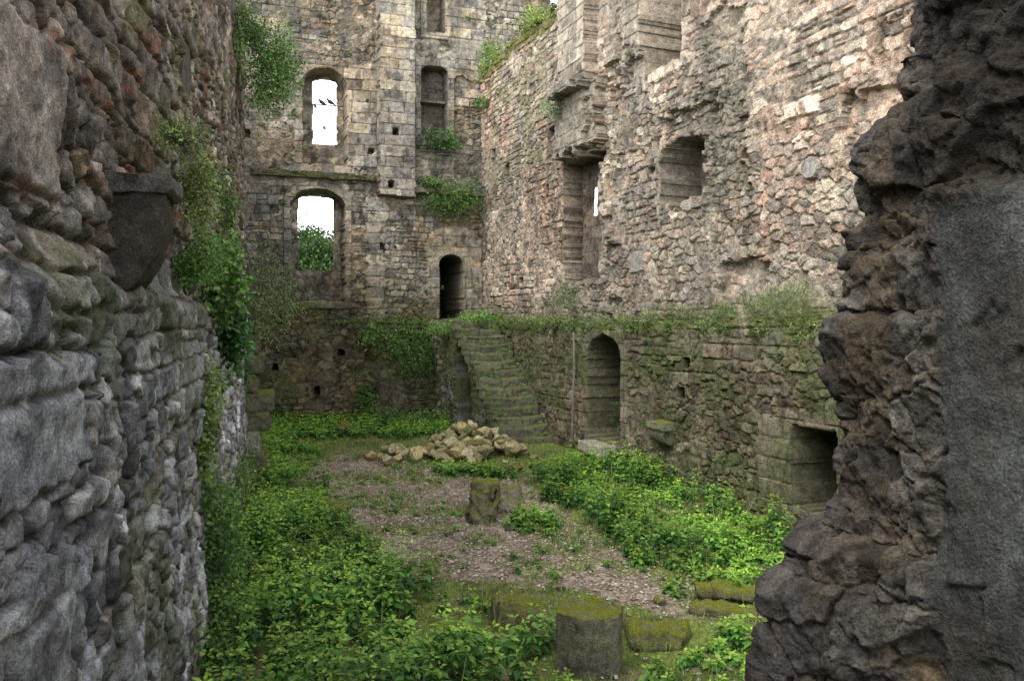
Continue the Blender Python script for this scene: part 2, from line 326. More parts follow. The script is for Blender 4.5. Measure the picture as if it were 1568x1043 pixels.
# ================================================================= RIGHT FOREGROUND JAMB
sil=np.array([(-300,1400),(0,1380),(60,1374),(100,1387),(178,1388),(192,1332),(215,1308),(290,1293),(330,1303),(390,1294),(405,1272),(430,1280),(480,1286),(495,1242),(520,1234),(570,1244),(600,1266),(660,1280),(740,1268),(780,1268),(815,1256),(832,1200),(880,1182),(905,1150),(1043,1142),(1300,1120),(1800,1080)],float)
zs=np.concatenate([np.arange(-.1,1.4,.03),np.arange(1.4,3.9,.0065),np.arange(3.9,4.6,.03)])
ysil=2.6; pyz=490-(zs-H)*F/ysil
pxs=np.interp(pyz,sil[:,0],sil[:,1]); xe=(pxs-784)/F*ysil+.055
SA=80
sarr=np.concatenate([np.linspace(0,1,SA+1)[:-1],np.linspace(1,2,140)[:-1],np.linspace(2,3,130)[:-1],np.linspace(3,4,20)])
P=np.empty((len(sarr),len(zs),3))
for j,z in enumerate(zs):
    pts=np.array([(xe[j]+1.6,4.0),(xe[j],2.62),(1.24,2.22),(1.47,1.5),(1.6,-1.5)])
    P[:,j,0]=np.interp(sarr,range(5),pts[:,0]); P[:,j,1]=np.interp(sarr,range(5),pts[:,1]); P[:,j,2]=z
for it in range(10):
    Q=P.copy(); Q[1:-1]=(P[:-2]+P[1:-1]*2+P[2:])/4; P=Q
du=np.gradient(P,axis=0); dz=np.gradient(P,axis=1); n=np.cross(dz,du); n/=np.linalg.norm(n,axis=-1,keepdims=True)+1e-9
arc=np.cumsum(np.concatenate([np.zeros((1,len(zs))),np.linalg.norm(np.diff(P,axis=0),axis=-1)]),axis=0); arc=arc-arc[SA:SA+1]
U=arc; Z=np.broadcast_to(zs,U.shape)
wu=U+.05*(fbm(U*9,Z*9,4,1)-.5)*2; wz=Z+.05*(fbm(U*9+5,Z*9,4,2)-.5)*2
e,r1,r2=worley(wu/.10,wz/.08,.45,.45,31); eb,q1,q2=worley(wu/.24,wz/.17,.45,.45,33)
S=np.broadcast_to(sarr[:,None],U.shape)
smooth=ss(1.90,1.97,S+.16*(fbm(Z*4+3,Z*0,4)-.5)+.05*(fbm(U*20,Z*20,3)-.5))*(1-ss(3.00,3.08,Z+.12*(fbm(U*6,Z*6,4)-.5)))
rid=1-np.abs(2*fbm(U*7,Z*6,5,2)-1)
hh=.022*ss(0,.10,e)*r2+.065*ss(0,.10,eb)*(q2-.3)+.06*(rid-.75)+.05*(fbm(U*3,Z*3,3,3)-.5)+.03*(fbm(U*30,Z*30,4,1)-.5)
hs=.035+.016*(fbm(U*9,Z*9,5,2)-.5)+.03*(fbm(U*3,Z*2,3,1)-.5)-.015*ss(.62,.7,fbm(U*7,Z*5,4,3))
hh=hh*(1-smooth)+hs*smooth
cc=pal(r1*.5+q1*.5,[(.072,.059,.044),(.095,.075,.053),(.066,.057,.049),(.095,.085,.074),(.078,.061,.043)])*(.45+.7*r2)[...,None]
lump=ss(.48,.56,fbm(U*3,Z*2.4,5,4)); cc=mix(cc,(.072,.064,.062),lump*.6)
och=ss(.55,.67,fbm(U*4+5,Z*2,5,1)); cc=mix(cc,(.125,.09,.048),och*.4)
cc=cc*(.3+1.3*fbm(U*14,Z*14,4,3))[...,None]
pal_=ss(.64,.7,fbm(U*11,Z*11,4,2)); cc=mix(cc,(.16,.145,.12),pal_*.35)
sm=np.array([.070,.073,.067])*(.2+1.5*fbm(U*5,Z*3.5,5,2))[...,None]; sm=mix(sm,(.115,.115,.105),.6*ss(.55,.7,fbm(U*9,Z*2,4,4))); sm=mix(sm,(.045,.04,.032),.6*ss(.5,.65,fbm(U*4+2,Z*3,5,5)))
cc=cc*(1-smooth[...,None])+sm*smooth[...,None]
dk=ss(2.98,3.12,Z); cc=mix(cc,(.020,.016,.013),dk*ss(1.2,1.8,S)*.85)  # shade of a shelter overhead put into the upper jamb colour
P=P+n*hh[...,None]*1.0
if n[80,100,0]>0: P=P-2*n*hh[...,None]
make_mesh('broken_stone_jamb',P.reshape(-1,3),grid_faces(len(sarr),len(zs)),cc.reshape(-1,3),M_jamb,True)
# ================================================================= BLOCK HELPERS
def block(name,poly,h,M,seed=0,cuts=5,amp=.02,bev=.02,col=(.25,.24,.2),mat=None,smooth=True):
    bm=bmesh.new(); vs=[bm.verts.new((p[0],p[1],0)) for p in poly]; f=bm.faces.new(vs)
    r=bmesh.ops.extrude_face_region(bm,geom=[f]); 
    for v in [g for g in r['geom'] if isinstance(g,bmesh.types.BMVert)]: v.co.z+=h
    bmesh.ops.recalc_face_normals(bm,faces=bm.faces)
    bmesh.ops.bevel(bm,geom=list(bm.edges),offset=bev,segments=2,profile=.6,affect='EDGES')
    for _ in range(cuts):
        el=[e for e in bm.edges if e.calc_length()>.045]
        if not el: break
        bmesh.ops.subdivide_edges(bm,edges=el,cuts=1,use_grid_fill=True)
    bmesh.ops.triangulate(bm,faces=bm.faces)
    bm.normal_update()
    mv=[]
    for v in bm.verts:
        p=v.co+Vector((seed*3.1,seed*1.7,0))
        mv.append(v.normal*(amp*(mnoise.fractal(p*5,1,2,4))+amp*.6*mnoise.noise(p*14)))
    for v,o in zip(bm.verts,mv): v.co+=o
    bm.verts.index_update()
    co=np.array([M(v.co) for v in bm.verts]); fc=np.array([[v.index for v in f.verts] for f in bm.faces]); bm.free()
    colr=np.tile(np.array(col),(len(co),1))
    return co,fc,colr
def joinmesh(name,parts,mat,smooth=True):
    co=[];fc=[];cl=[];n=0
    for a,b,c in parts:
        co.append(a);fc.append(b+n);cl.append(c);n+=len(a)
    return make_mesh(name,np.concatenate(co),np.concatenate(fc),np.concatenate(cl),mat,smooth)
def boxpoly(w,l): return [(0,0),(w,0),(w,l),(0,l)]
# ================================================================= STAIRCASE
tv=np.array([-.371,.928]); lat=np.array([.928,.371]); s0=np.array([-.08,16.93])
parts=[]; NS=14; run=.262; rise=.193
for i in range(NS):
    nb_=2 if i<NS-1 else 1; cut=rng.uniform(.35,.75)
    for q_ in range(nb_):
        j=rng.uniform(-.03,.03,3); ln=.5 if i<NS-1 else 3.2
        x0,wd=((0,cut) if q_==0 else (cut-.005,1.1-cut)) if nb_==2 else (0,1.1)
        def M(v,i=i,j=j,x0=x0):
            X=v[0]+x0
            q=s0+tv*(i*run+v[1]+j[0])+lat*(X-.03); return (q[0],q[1],(i+1)*rise-.30+v[2]+j[1]*.5-.045*math.sin(X*3.1)+j[2]*.8*(v[0]-.3))
        k=rng.uniform(.7,1.3); parts.append(block('s',boxpoly(wd,ln),.30,M,i*2+q_,5,.03,.035,(.19*k,.18*k,.13*k)))
joinmesh('stone_staircase',parts,M_stair)
SF=Wall(s0+tv*6.1,-tv); ua=np.arange(0,6.12,.03); za=np.arange(-.2,3.0,.03); U,Z=np.meshgrid(ua,za,indexing='ij')
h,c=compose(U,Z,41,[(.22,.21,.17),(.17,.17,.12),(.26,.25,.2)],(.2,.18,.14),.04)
c=mix(c,(.10,.12,.035),.75*ss(.3,.5,fbm(U*1.5,Z*1.5,3,1)))
v=6.1-U; zt=np.clip(np.ceil(np.maximum(v,.01)/run)*rise,.1,2.70)-.06
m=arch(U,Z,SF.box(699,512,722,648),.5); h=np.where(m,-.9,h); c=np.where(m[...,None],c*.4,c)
SF.build('staircase_flank_wall',ua,za,h,c,np.zeros(U.shape,bool),M_far,ztop=zt,cap=.15)
# ================================================================= CORBELS
def corbel(wall,px,py,w,outl,hgt,slab,seed,off=.05,col=(.10,.09,.07),scol=None):
    u,z=wall.uz(px,py)
    def mk(prof,du,ww,cl,sd):
        def M(v):
            q=wall.o+wall.t*(u+du+v[2])+wall.n*(v[0]-.06+off); return (q[0],q[1],z+v[1])
        return block('c',prof[::-1],ww,M,sd,5,.014,.007,cl)
    body=[(0,-slab+.01),(outl-.03,-slab+.01)]+[((outl-.03)*math.cos(a)**.7,-slab-.02-(hgt-slab)*math.sin(a)) for a in np.linspace(.25,1.42,8)]+[(0,-hgt)]
    sl=[(0,0),(outl,-.01),(outl+.005,-slab*.75),(outl-.02,-slab),(0,-slab)]
    return [mk(body,.01,w-.02,col,seed),mk(sl,-.01,w+.02,scol or tuple(x*1.5 for x in col),seed+20)]
joinmesh('stone_corbel',corbel(LW,150,258,.34,.38,.56,.10,1,-.02,(.065,.056,.045),(.12,.108,.095)),M_left)
joinmesh('stone_corbel',corbel(LW,270,372,.3,.26,.4,.10,2,-.02,(.09,.08,.06)),M_left)
joinmesh('stone_corbel',corbel(LW,270,30,.5,.16,.7,.12,3,-.02),M_left)
joinmesh('stone_corbel',corbel(RW,1050,640,.42,.28,.36,.14,4,LO+.05,(.16,.17,.11)),M_moss)
parts=[]; z=0
prj=[.30,.34,.26,.40,.46,.22,.30,.24,.20]
for k,pj in enumerate(prj):
    hk=.28+.08*rng.random()
    def M(v,z=z,pj=pj):
        q=LW.o+LW.t*(12.6+v[1])+LW.n*(v[0]-.3); return (q[0],q[1],z+v[2])
    parts.append(block('p',boxpoly(.35+pj,.8),hk,M,k+5,4,.03,.035,(.17,.16,.12) if k!=2 else (.4,.38,.33))); z+=hk-.005
joinmesh('stone_pillar',parts,M_moss)
# ================================================================= GROUND
def G(px,py,zg=0.0):
    y=(H-zg)*F/(py-490); return np.array([(px-784)/F*y,y])
def inpoly(X,Y,poly):
    r=np.zeros(X.shape,bool); n=len(poly)
    for i in range(n):
        x1,y1=poly[i]; x2,y2=poly[(i+1)%n]
        c=((y1>Y)!=(y2>Y)); xx=(x2-x1)*(Y-y1)/((y2-y1) if abs(y2-y1)>1e-9 else 1e-9)+x1
        r^=(c&(X<xx))
    return r
def gh(x,y):
    m=np.clip(1-np.maximum(np.abs(x+1.5)-9,0)/10,0,1)
    return (.16*(fbm(x*.5+3,y*.5+5,3,1)-.5)+.03*(fbm(x*4,y*4,3,2)-.5))*m
poly=lambda L:[tuple(G(*p)) for p in L]
gravel=poly([(455,700),(500,760),(540,800),(590,860),(690,886),(850,896),(960,930),(1090,945),(1060,895),(950,850),(890,805),(830,775),(800,735),(680,715),(560,700)])
xa=np.concatenate([[-300,-120,-60,-30,-18,-12],np.arange(-9,6,.04),[8,12,20,35,60,120,300]]); ya=np.concatenate([[-100,-30,-10,-3],np.arange(1,24,.04),[26,30,40,60,100,200,400]])
X,Y=np.meshgrid(xa,ya,indexing='ij'); wx=X+.5*(fbm(X*1.5,Y*1.5,4,2)-.5); wy=Y+.9*(fbm(X*1.5+9,Y*1.5,4,3)-.5)
g=inpoly(wx,wy,gravel).astype(float); fine=fbm(X*12,Y*12,3,1)
c=mix(np.zeros(X.shape+(3,))+np.array([.09,.115,.033]),(.16,.20,.045),ss(.4,.6,fbm(X*2,Y*2,4,1)))
c=mix(c,(.19,.145,.095),ss(.5,.7,fbm(X*3+4,Y*3,4,4))*.7)
gc=mix(np.zeros(X.shape+(3,))+np.array([.34,.275,.21]),(.22,.17,.13),ss(.4,.6,fine)); gc=mix(gc,(.16,.195,.05),ss(.51,.64,fbm(X*2+8,Y*2,4,2))*.75)
c=c*(1-g[...,None])+gc*g[...,None]; c=c*(.65+.7*fbm(X*1.2,Y*1.2,4,5))[...,None]
make_mesh('ground',np.stack([X,Y,gh(X,Y)],-1).reshape(-1,3),grid_faces(len(xa),len(ya)),c.reshape(-1,3),M_ground,True)
# ================================================================= LEAVES
class Buf:
    def __init__(s): s.v=[];s.c=[]
    def add(s,P,D,N,L,W,col,fold=.25,mid=.45):
        n=len(P); D=D/np.linalg.norm(D,axis=1,keepdims=True); S=np.cross(D,N); S/=np.linalg.norm(S,axis=1,keepdims=True)+1e-9
        N=np.cross(S,D); L=np.broadcast_to(L,(n,))[:,None]; W=np.broadcast_to(W,(n,))[:,None]
        v=np.stack([P,P+D*L*mid+S*W,P+D*L-N*L*.12,P+D*L*mid-S*W,P+D*L*mid*1.05-N*W*fold],1)
        s.v.append(v.reshape(-1,3)); s.c.append(np.repeat(np.broadcast_to(col,(n,3)),5,0))
    def make(s,name,mat):
        v=np.concatenate(s.v); c=np.concatenate(s.c); n=len(v)//5; b=np.arange(n)[:,None]*5
        f=np.concatenate([b+np.array([0,1,2,4]),b+np.array([0,4,2,3])])
        return make_mesh(name,v,f,c,mat,False)
def nettles(buf,x,y,hgt,Lf,yel=.5):
    n=len(x); gz=gh(x,y); base=rng.uniform(0,6.28,n); lean=rng.normal(0,.18,(n,2)); pv=rng.random(n); sz=rng.uniform(.6,1.3,n)
    patchy=ss(.35,.65,fbm(x*1.1+2,y*1.1,3,4))
    for k in range(5):
        fr=1-k*.19; zz=gz+hgt*fr; cx=x+lean[:,0]*hgt*fr; cy=y+lean[:,1]*hgt*fr
        for j in range(4):
            a=base+k*.8+j*1.571+rng.normal(0,.3,n)
            tilt=(.45 if k==0 else -.05-.12*k)+rng.normal(0,.28,n)
            D=np.stack([np.cos(a),np.sin(a),tilt],1); N=np.stack([-np.cos(a)*tilt,-np.sin(a)*tilt,np.ones(n)],1)+rng.normal(0,.22,(n,3))
            L=Lf*sz*(.6 if k==0 else .95 if k==1 else 1.1)*rng.uniform(.7,1.2,n)
            b=np.clip(rng.normal(.5,.22,n)+.4*(pv-.5)+.5*(patchy-.5),0,1)[:,None]
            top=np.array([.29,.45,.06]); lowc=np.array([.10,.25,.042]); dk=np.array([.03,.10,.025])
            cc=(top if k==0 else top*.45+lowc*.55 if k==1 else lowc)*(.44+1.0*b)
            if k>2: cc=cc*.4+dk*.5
            P=np.stack([cx,cy,zz],1)+D*.01
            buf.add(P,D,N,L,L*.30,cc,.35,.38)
def scatter(poly_list,dens,x0,x1,y0,y1,jit=.3):
    n=int(dens*(x1-x0)*(y1-y0)); x=rng.uniform(x0,x1,n); y=rng.uniform(y0,y1,n)
    wx=x+jit*2*(fbm(x*1.7,y*1.7,3,1)-.5); wy=y+jit*3*(fbm(x*1.7+5,y*1.7,3,2)-.5)
    m=np.zeros(n,bool)
    for p in poly_list: m|=inpoly(wx,wy,p)
    return x[m],y[m]
left=poly([(385,700),(425,660),(470,690),(500,755),(530,805),(575,875),(700,925),(560,1000),(300,1000),(270,850),(340,750)])
front=[tuple(G(300,1000)),tuple(G(500,890)),tuple(G(640,915)),tuple(G(760,940)),tuple(G(960,955)),tuple(G(1060,970)),tuple(G(1170,970)),(2.2,4.2),(1.2,3.2),(-1.6,3.2),(-2.6,5.5)]
right=poly([(825,712),(870,700),(960,715),(1100,775),(1250,845),(1180,945),(1085,925),(970,868),(920,818),(860,785),(820,745)])
patch=poly([(760,808),(830,826),(850,800),(810,785)]); patch2=poly([(675,718),(780,716),(790,732),(690,730)])
nb=Buf()
blocks=[(.60,6.05,.46),(0.06,6.95,.42),(1.2,6.6,.36),(2.0,7.3,.4),(-.42,10.7,.42),(-.05,11.1,.35)]
def clear(x,y):
    k=np.ones(len(x),bool)
    for bx,by,r in blocks: k&=((x-bx)**2+(y-by)**2>r*r)
    k&=(x>-.80-.272*y)
    return x[k],y[k]
x,y=clear(*scatter([left,front,right,patch,patch2],100,-6,5,3,19))
k=fbm(x*1.2,y*1.2,3,3)+.25*rng.random(len(x))>np.where((x>.2)&(y>8.5),.40,.46); x=x[k]; y=y[k]
hg=(.10+.40*ss(.3,.7,fbm(x*1.3,y*1.3,3,4)))*rng.uniform(.6,1.2,len(x))
hg*=np.where((x>-.3)&(y<8.5),.55,1)*np.where((y>13.5)&(x<1),.5,1)*np.where((x>-1)&(x<.6)&(y>9.5)&(y<11.5),.4,1)
wd=x-(-.87-.272*y); hg+=.35*np.clip(1-wd/.7,0,1)*rng.random(len(x))
nettles(nb,x,y,hg,.075+.0*x)
farp=poly([(400,648),(690,645),(690,668),(560,676),(470,675),(400,700)])
x,y=clear(*scatter([farp],45,-8,1,15,22.3)); nettles(nb,x,y,rng.uniform(.1,.32,len(x)),.09)
x,y=clear(*scatter([gravel],16,-6,5,3,19,.1)); k=fbm(x*2+8,y*2,4,2)>.51; x=x[k];y=y[k]; nettles(nb,x,y,rng.uniform(.03,.14,len(x)),.05)
nb.make('nettles',M_leaf)
gb=Buf(); n=90000; x=rng.uniform(-7.5,4,n); y=rng.uniform(4,22,n)
k=(fbm(x*2+8,y*2,4,2)>.50)|~inpoly(x,y,gravel); k&=(x>-.85-.272*y); x=x[k];y=y[k];n=len(x)
a=rng.uniform(0,6.28,n); D=np.stack([np.cos(a)*.5,np.sin(a)*.5,np.ones(n)],1); N=np.stack([-np.sin(a),np.cos(a),np.zeros(n)],1)
N=np.cross(D,N); L=rng.uniform(.04,.12,n)
cc=np.array([.17,.26,.055])*rng.uniform(.4,1.4,n)[:,None]+np.array([.08,.05,.0])*rng.random(n)[:,None]
gb.add(np.stack([x,y,gh(x,y)-.005],1),D,N,L,.004,cc,.1)
n=2500; x=rng.uniform(-4.5,3.5,n); y=rng.uniform(4.5,14,n); k=(fbm(x*1.5+3,y*1.5,3,3)>.5)&(x>-.75-.272*y)&~inpoly(x,y,gravel); x=x[k];y=y[k];n=len(x)
a=rng.uniform(0,6.28,n); D=np.stack([np.cos(a)*.35,np.sin(a)*.35,np.ones(n)],1); N=np.cross(D,np.stack([-np.sin(a),np.cos(a),np.zeros(n)],1))
gb.add(np.stack([x,y,gh(x,y)],1),D,N,rng.uniform(.25,.5,n),.004,np.array([.22,.28,.09])*rng.uniform(.6,1.2,n)[:,None],.1); gb.make('grass',M_leaf)
lb=Buf(); n=80000; x=rng.uniform(-6,4.5,n); y=rng.uniform(4.5,19,n); k=inpoly(x+.4*(rng.random(n)-.5),y+.6*(rng.random(n)-.5),gravel)|(rng.random(n)<.12); k&=(x>-.85-.272*y); x=x[k];y=y[k];n=len(x)
a=rng.uniform(0,6.28,n); D=np.stack([np.cos(a),np.sin(a),rng.normal(.1,.2,n)],1); N=np.stack([rng.normal(0,.3,n),rng.normal(0,.3,n),np.ones(n)],1)
L=rng.uniform(.015,.05,n); cc=pal(rng.random(n),[(.40,.31,.24),(.24,.17,.13),(.52,.45,.37),(.12,.09,.07),(.33,.22,.165),(.45,.41,.36)])*rng.uniform(.6,1.2,n)[:,None]
lb.add(np.stack([x,y,gh(x,y)+.012],1),D,N,L,L*.38,cc,-.5); lb.make('gravel_and_leaf_litter',M_dry)
# ================================================================= ROCKS
bm=bmesh.new(); bmesh.ops.create_icosphere(bm,subdivisions=3,radius=1); IV=np.array([v.co[:] for v in bm.verts]); bm.verts.index_update(); IF=np.array([[v.index for v in f.verts] for f in bm.faces]); bm.free()
def rock(cen,size,flat=(1,.8,.65),col=(.35,.31,.2),cut=.62):
    v=IV.copy()
    for _ in range(12):
        nn=rng.normal(size=3); nn/=np.linalg.norm(nn); dd=rng.uniform(cut-.12,cut+.12); q=v@nn; v-=np.maximum(q-dd,0)[:,None]*nn
    v+=IV*.05*(fbm(IV[:,0]*3+cen[0]*7,IV[:,1]*3+IV[:,2]*2+cen[1]*5,3)-.5)[:,None]
    v*=np.array(flat)*size; R=rng.uniform(0,6.28); t=rng.normal(0,.35)
    c,s=math.cos(t),math.sin(t); v=v@np.array([[c,0,s],[0,1,0],[-s,0,c]]); c,s=math.cos(R),math.sin(R); v=v@np.array([[c,s,0],[-s,c,0],[0,0,1]])
    return v+np.array(cen),IF.copy(),np.tile(np.array(col)*rng.uniform(.6,1.2),(len(v),1))
parts=[]
pc=G(720,700); rc=[(.54,.44,.22),(.44,.37,.20),(.32,.30,.17),(.58,.49,.30),(.22,.23,.10),(.46,.39,.24)]
for i in range(200):
    r=rng.random()**.6; a=rng.uniform(0,6.28); dx=math.cos(a)*r*1.05; dy=math.sin(a)*r*.95
    zz=(1-r)**.8*.62*rng.uniform(.5,1.0); parts.append(rock((pc[0]+dx,pc[1]+.3+dy,zz+.07),rng.uniform(.08,.21),col=rc[rng.integers(6)]))
pc=G(612,705)
for i in range(40):
    a=rng.uniform(0,6.28); r=rng.random()*.65; parts.append(rock((pc[0]+math.cos(a)*r*1.1,pc[1]+math.sin(a)*r,.08+.16*(rng.random())*(1-r)),rng.uniform(.08,.18),col=rc[rng.integers(6)]))
for i in range(30):
    px,py=rng.uniform(560,820),rng.uniform(690,745); q=G(px,py); s=rng.uniform(.04,.09); parts.append(rock((q[0],q[1],s*.4),s,col=rc[rng.integers(6)]))
joinmesh('rubble_pile',parts,M_rock,False)
parts=[]
for px,py,s in ((497,800,.25),(512,795,.28),(527,665,.28),(545,668,.2),(445,1010,.12),(515,690,.08),(690,820,.05),(640,790,.05),(560,735,.06),(860,905,.06),(900,870,.05),(1010,925,.1),(370,745,.12),(795,720,.12)):
    q=G(px,py); parts.append(rock((q[0],q[1],s*.5),s,col=(.24,.21,.16)))
joinmesh('fallen_stones',parts,M_moss,False)
def pl(x,y,rot,z=0,tx=0,ty=0):
    c,s=math.cos(rot),math.sin(rot)
    def M(v):
        X=v[0]*c-v[1]*s; Y=v[0]*s+v[1]*c; return (x+X+tx*v[2],y+Y+ty*v[2],z+v[2]-.0+X*-tx+Y*-ty)
    return M
q=G(738,795)
joinmesh('carved_stone',[block('a',[(-.2,-.13),(.0,-.2),(.16,-.14),(.2,.10),(.0,.2),(-.17,.14)],.60,pl(q[0]-.03,q[1],.2,-.08,.16,.12),3,5,.07,.09,(.24,.22,.15))],M_moss)
q=G(778,785)
joinmesh('carved_stone',[block('a',[(-.2,-.12),(.2,-.12),(.18,.15),(-.2,.15)],.36,pl(q[0]+.04,q[1]+.15,-.3,-.03,-.2,.1),5,5,.05,.06,(.40,.36,.29))],M_moss)
hexa=[(.29*math.cos(a+.3)*.98,.26*math.sin(a+.3)) for a in np.arange(6)*math.pi/3]
joinmesh('column_base_stone',[block('a',hexa,.56,pl(.60,6.15,.0,-.08),7,5,.022,.012,(.20,.19,.14))],M_moss)
joinmesh('stone_block',[block('a',[(-.24,-.2),(.22,-.22),(.25,.2),(-.2,.22)],.32,pl(.03,6.95,.25,-.08,.12,.25),9,5,.05,.04,(.28,.24,.15))],M_moss)
joinmesh('stone_slab',[block('a',[(-.27,-.18),(.20,-.22),(.28,.14),(-.24,.2)],.18,pl(1.22,6.7,.1,-.04,.05,.1),11,5,.06,.05,(.2,.2,.11))],M_moss)
joinmesh('stone_slab',[block('a',[(-.3,-.12),(.3,-.14),(.3,.12),(-.3,.10)],.10,pl(1.95,7.3,-.35,-.01),12,5,.05,.03,(.2,.18,.11)),block('a',[(-.32,-.12),(.3,-.12),(.32,.14),(-.3,.12)],.10,pl(2.1,7.65,-.3,.05),13,5,.05,.03,(.2,.18,.11))],M_moss)
q=RW.p(930,690,LO,.2); joinmesh('door_sill_slab',[block('a',[(-.45,-.2),(.45,-.2),(.45,.2),(-.45,.2)],.2,pl(q[0],q[1],math.atan2(-.928,.371),.18),15,4,.012,.02,(.36,.33,.28))],M_rock)
q=RW.p(886,690,LO,.12); bm=bmesh.new(); bmesh.ops.create_cone(bm,cap_ends=True,segments=10,radius1=.028,radius2=.022,depth=2.5)
bmesh.ops.subdivide_edges(bm,edges=bm.edges,cuts=3); 
for v in bm.verts: v.co.x+=.02*math.sin(v.co.z*2.3)
bm.verts.index_update(); bmesh.ops.triangulate(bm,faces=bm.faces); bm.verts.index_update(); co=np.array([v.co[:] for v in bm.verts])+np.array([q[0],q[1],1.2]); fc=np.array([[v.index for v in f.verts] for f in bm.faces]); bm.free()
make_mesh('wooden_pole',co,fc,np.tile([.22,.2,.16],(len(co),1)),M_rock,True)
# ================================================================= SHRUBS
def shrub(name,cen,rad,n,leaf,col,sub=14,droop=.5,twigs=30,out=None,mat=M_leaf,wr=.32,buf=None):
    b=buf or Buf(); cen=np.array(cen); rad=np.array(rad)
    sc=rng.normal(size=(sub,3)); sc/=np.linalg.norm(sc,axis=1,keepdims=True); sc*=rng.random((sub,1))**.4; sc=sc*rad*.85
    idx=rng.integers(0,sub,n); P=sc[idx]+rng.normal(size=(n,3))*rad*.23
    D=P/rad*.5+rng.normal(size=(n,3))*.7; D[:,2]-=droop; N=rng.normal(size=(n,3))*.5+np.array([0,-.4,1.0])
    L=leaf*rng.uniform(.5,1.2,n); sh=rng.uniform(.4,1.45,sub)[idx]*rng.uniform(.6,1.35,n)
    b.add(P+cen,D,N,L,L*wr,np.array(col)*1.7*sh[:,None],.2)
    if twigs:
        k=rng.integers(0,sub,twigs); e=sc[k]+rng.normal(size=(twigs,3))*rad*.2; st=e*.35*rng.random((twigs,1))+np.array([-.3*rad[0],0,-.2*rad[2]])
        Dd=e-st; b.add(st+cen,Dd,rng.normal(size=(twigs,3)),np.linalg.norm(Dd,axis=1),.0018+.0*e[:,0],np.array([.12,.09,.06]),.1)
    if buf is None: b.make(name,mat)
g1=(.085,.16,.035); g2=(.055,.11,.028); g3=(.13,.18,.05); iv=(.035,.09,.022)
def S(name,w,px,py,rpx,rpy,n,leaf,col,off=0.,extra=.15,**k):
    c=w.p(px,py,off,extra); dist=c[1]; rx=rpx*dist/F; rz=rpy*dist/F
    shrub(name,c,(rx,max(.12,min(rx,.4)),rz),n,leaf,col,**k)
def at(name,px,py,Yd,rpx,rpy,n,leaf,col,**k):
    shrub(name,((px-784)/F*Yd,Yd,H-(py-490)/F*Yd),(rpx*Yd/F,rpx*Yd/F,rpy*Yd/F),n,leaf,col,**k)
at('hanging_shrub',412,95,11.5,48,82,5200,.05,g1,twigs=80,sub=40)
at('hanging_shrub',380,40,11.0,26,50,1400,.05,g1,twigs=30)
at('wall_shrub',285,215,4.3,45,40,1100,.018,g3,twigs=260,droop=0,sub=26)
at('wall_shrub',305,300,5.2,32,70,1900,.028,g3,twigs=90,sub=24)
at('wall_shrub',305,400,5.6,38,55,2000,.032,g1,twigs=60,sub=22)
at('ivy',345,430,7.0,34,66,1400,.055,g1,sub=28,wr=.42)
at('ivy',352,510,7.6,30,64,1200,.065,iv,sub=28,wr=.45)
at('wall_shrub',405,440,12.3,36,78,3000,.04,(.11,.15,.06),twigs=90,sub=26)
at('wall_shrub',440,455,12.6,20,45,900,.04,(.11,.15,.06),twigs=30)
at('wall_shrub',315,600,6.4,26,66,1700,.035,g3,twigs=40,sub=22)
at('wall_shrub',348,330,8.5,18,70,900,.04,g1,twigs=30,sub=20)
for (px,py,Yd,rx,ry,n,cl) in ((305,690,6.3,34,55,1700,g3),(318,770,6.6,42,60,2400,g1),(315,850,6.6,46,60,2600,g2),(310,940,6.4,50,60,2600,g1),(320,1010,6.2,54,50,2400,g2),(350,780,8.2,30,60,1600,g1),(365,745,9.8,26,50,1300,g3),(375,720,11.2,20,45,1000,g1),(340,880,7.4,40,50,1800,g1)):
    at('wall_shrub',px,py,Yd,rx,ry,n,.038,cl,twigs=50,sub=28,wr=.36)
at('wall_shrub',375,560,11.8,12,50,700,.05,g2)
S('wall_shrub',FW,675,217,34,22,1700,.07,g2,sub=22)
S('hanging_fern',FW,690,302,60,38,3800,.065,g1,extra=.2,sub=40)
S('wall_shrub',FW,655,282,26,10,500,.07,g1,extra=.2)
S('hanging_fern',FW,625,528,52,50,4200,.065,g1,off=.35,sub=40)
S('wall_shrub',FW,575,515,26,20,900,.07,g1,off=.35)
S('wall_shrub',FW,556,615,20,28,900,.08,g2,off=.35,extra=.3)
S('wall_shrub',FW,450,475,26,12,600,.06,(.12,.16,.03),off=.35,extra=0)
S('wall_shrub',FW,745,100,26,30,1500,.06,(.13,.2,.04),extra=.4)
S('wall_shrub',RW,808,30,32,20,1200,.065,(.13,.19,.04),extra=-.2)
S('wall_shrub',RW,745,155,16,12,400,.07,g1,extra=.1)
S('wall_shrub',RW,880,162,24,24,1000,.05,(.12,.16,.07),extra=.4)
S('wall_shrub',RW,885,455,24,24,800,.05,(.12,.16,.07),extra=.3)
at('wall_shrub',735,490,20.5,38,14,1600,.06,g1)
at('wall_shrub',690,500,20.8,32,16,1100,.06,g1)
S('wall_shrub',RW,1100,755,16,16,350,.06,g2,off=LO)
for px,py,rx,ry,n in ((1215,462,45,34,1500),(1165,470,28,20,700),(1120,480,28,15,600),(1060,484,26,14,500),(1010,486,22,11,400),(930,490,20,10,300),(850,490,28,9,350),(970,492,22,9,300),(800,490,24,8,300)):
    S('wall_grass',RW,px,py,rx,ry,n,.10,(.11,.14,.055),off=.3,wr=.05,droop=-.6,twigs=25)
for (px,py) in ((400,655),(430,648),(560,640),(600,650),(660,650),(640,655)):
    q=G(px,py); shrub('wall_shrub',(q[0],q[1]-.1,.2),(.35,.3,.22),500,.08,g2)
pb=Buf()
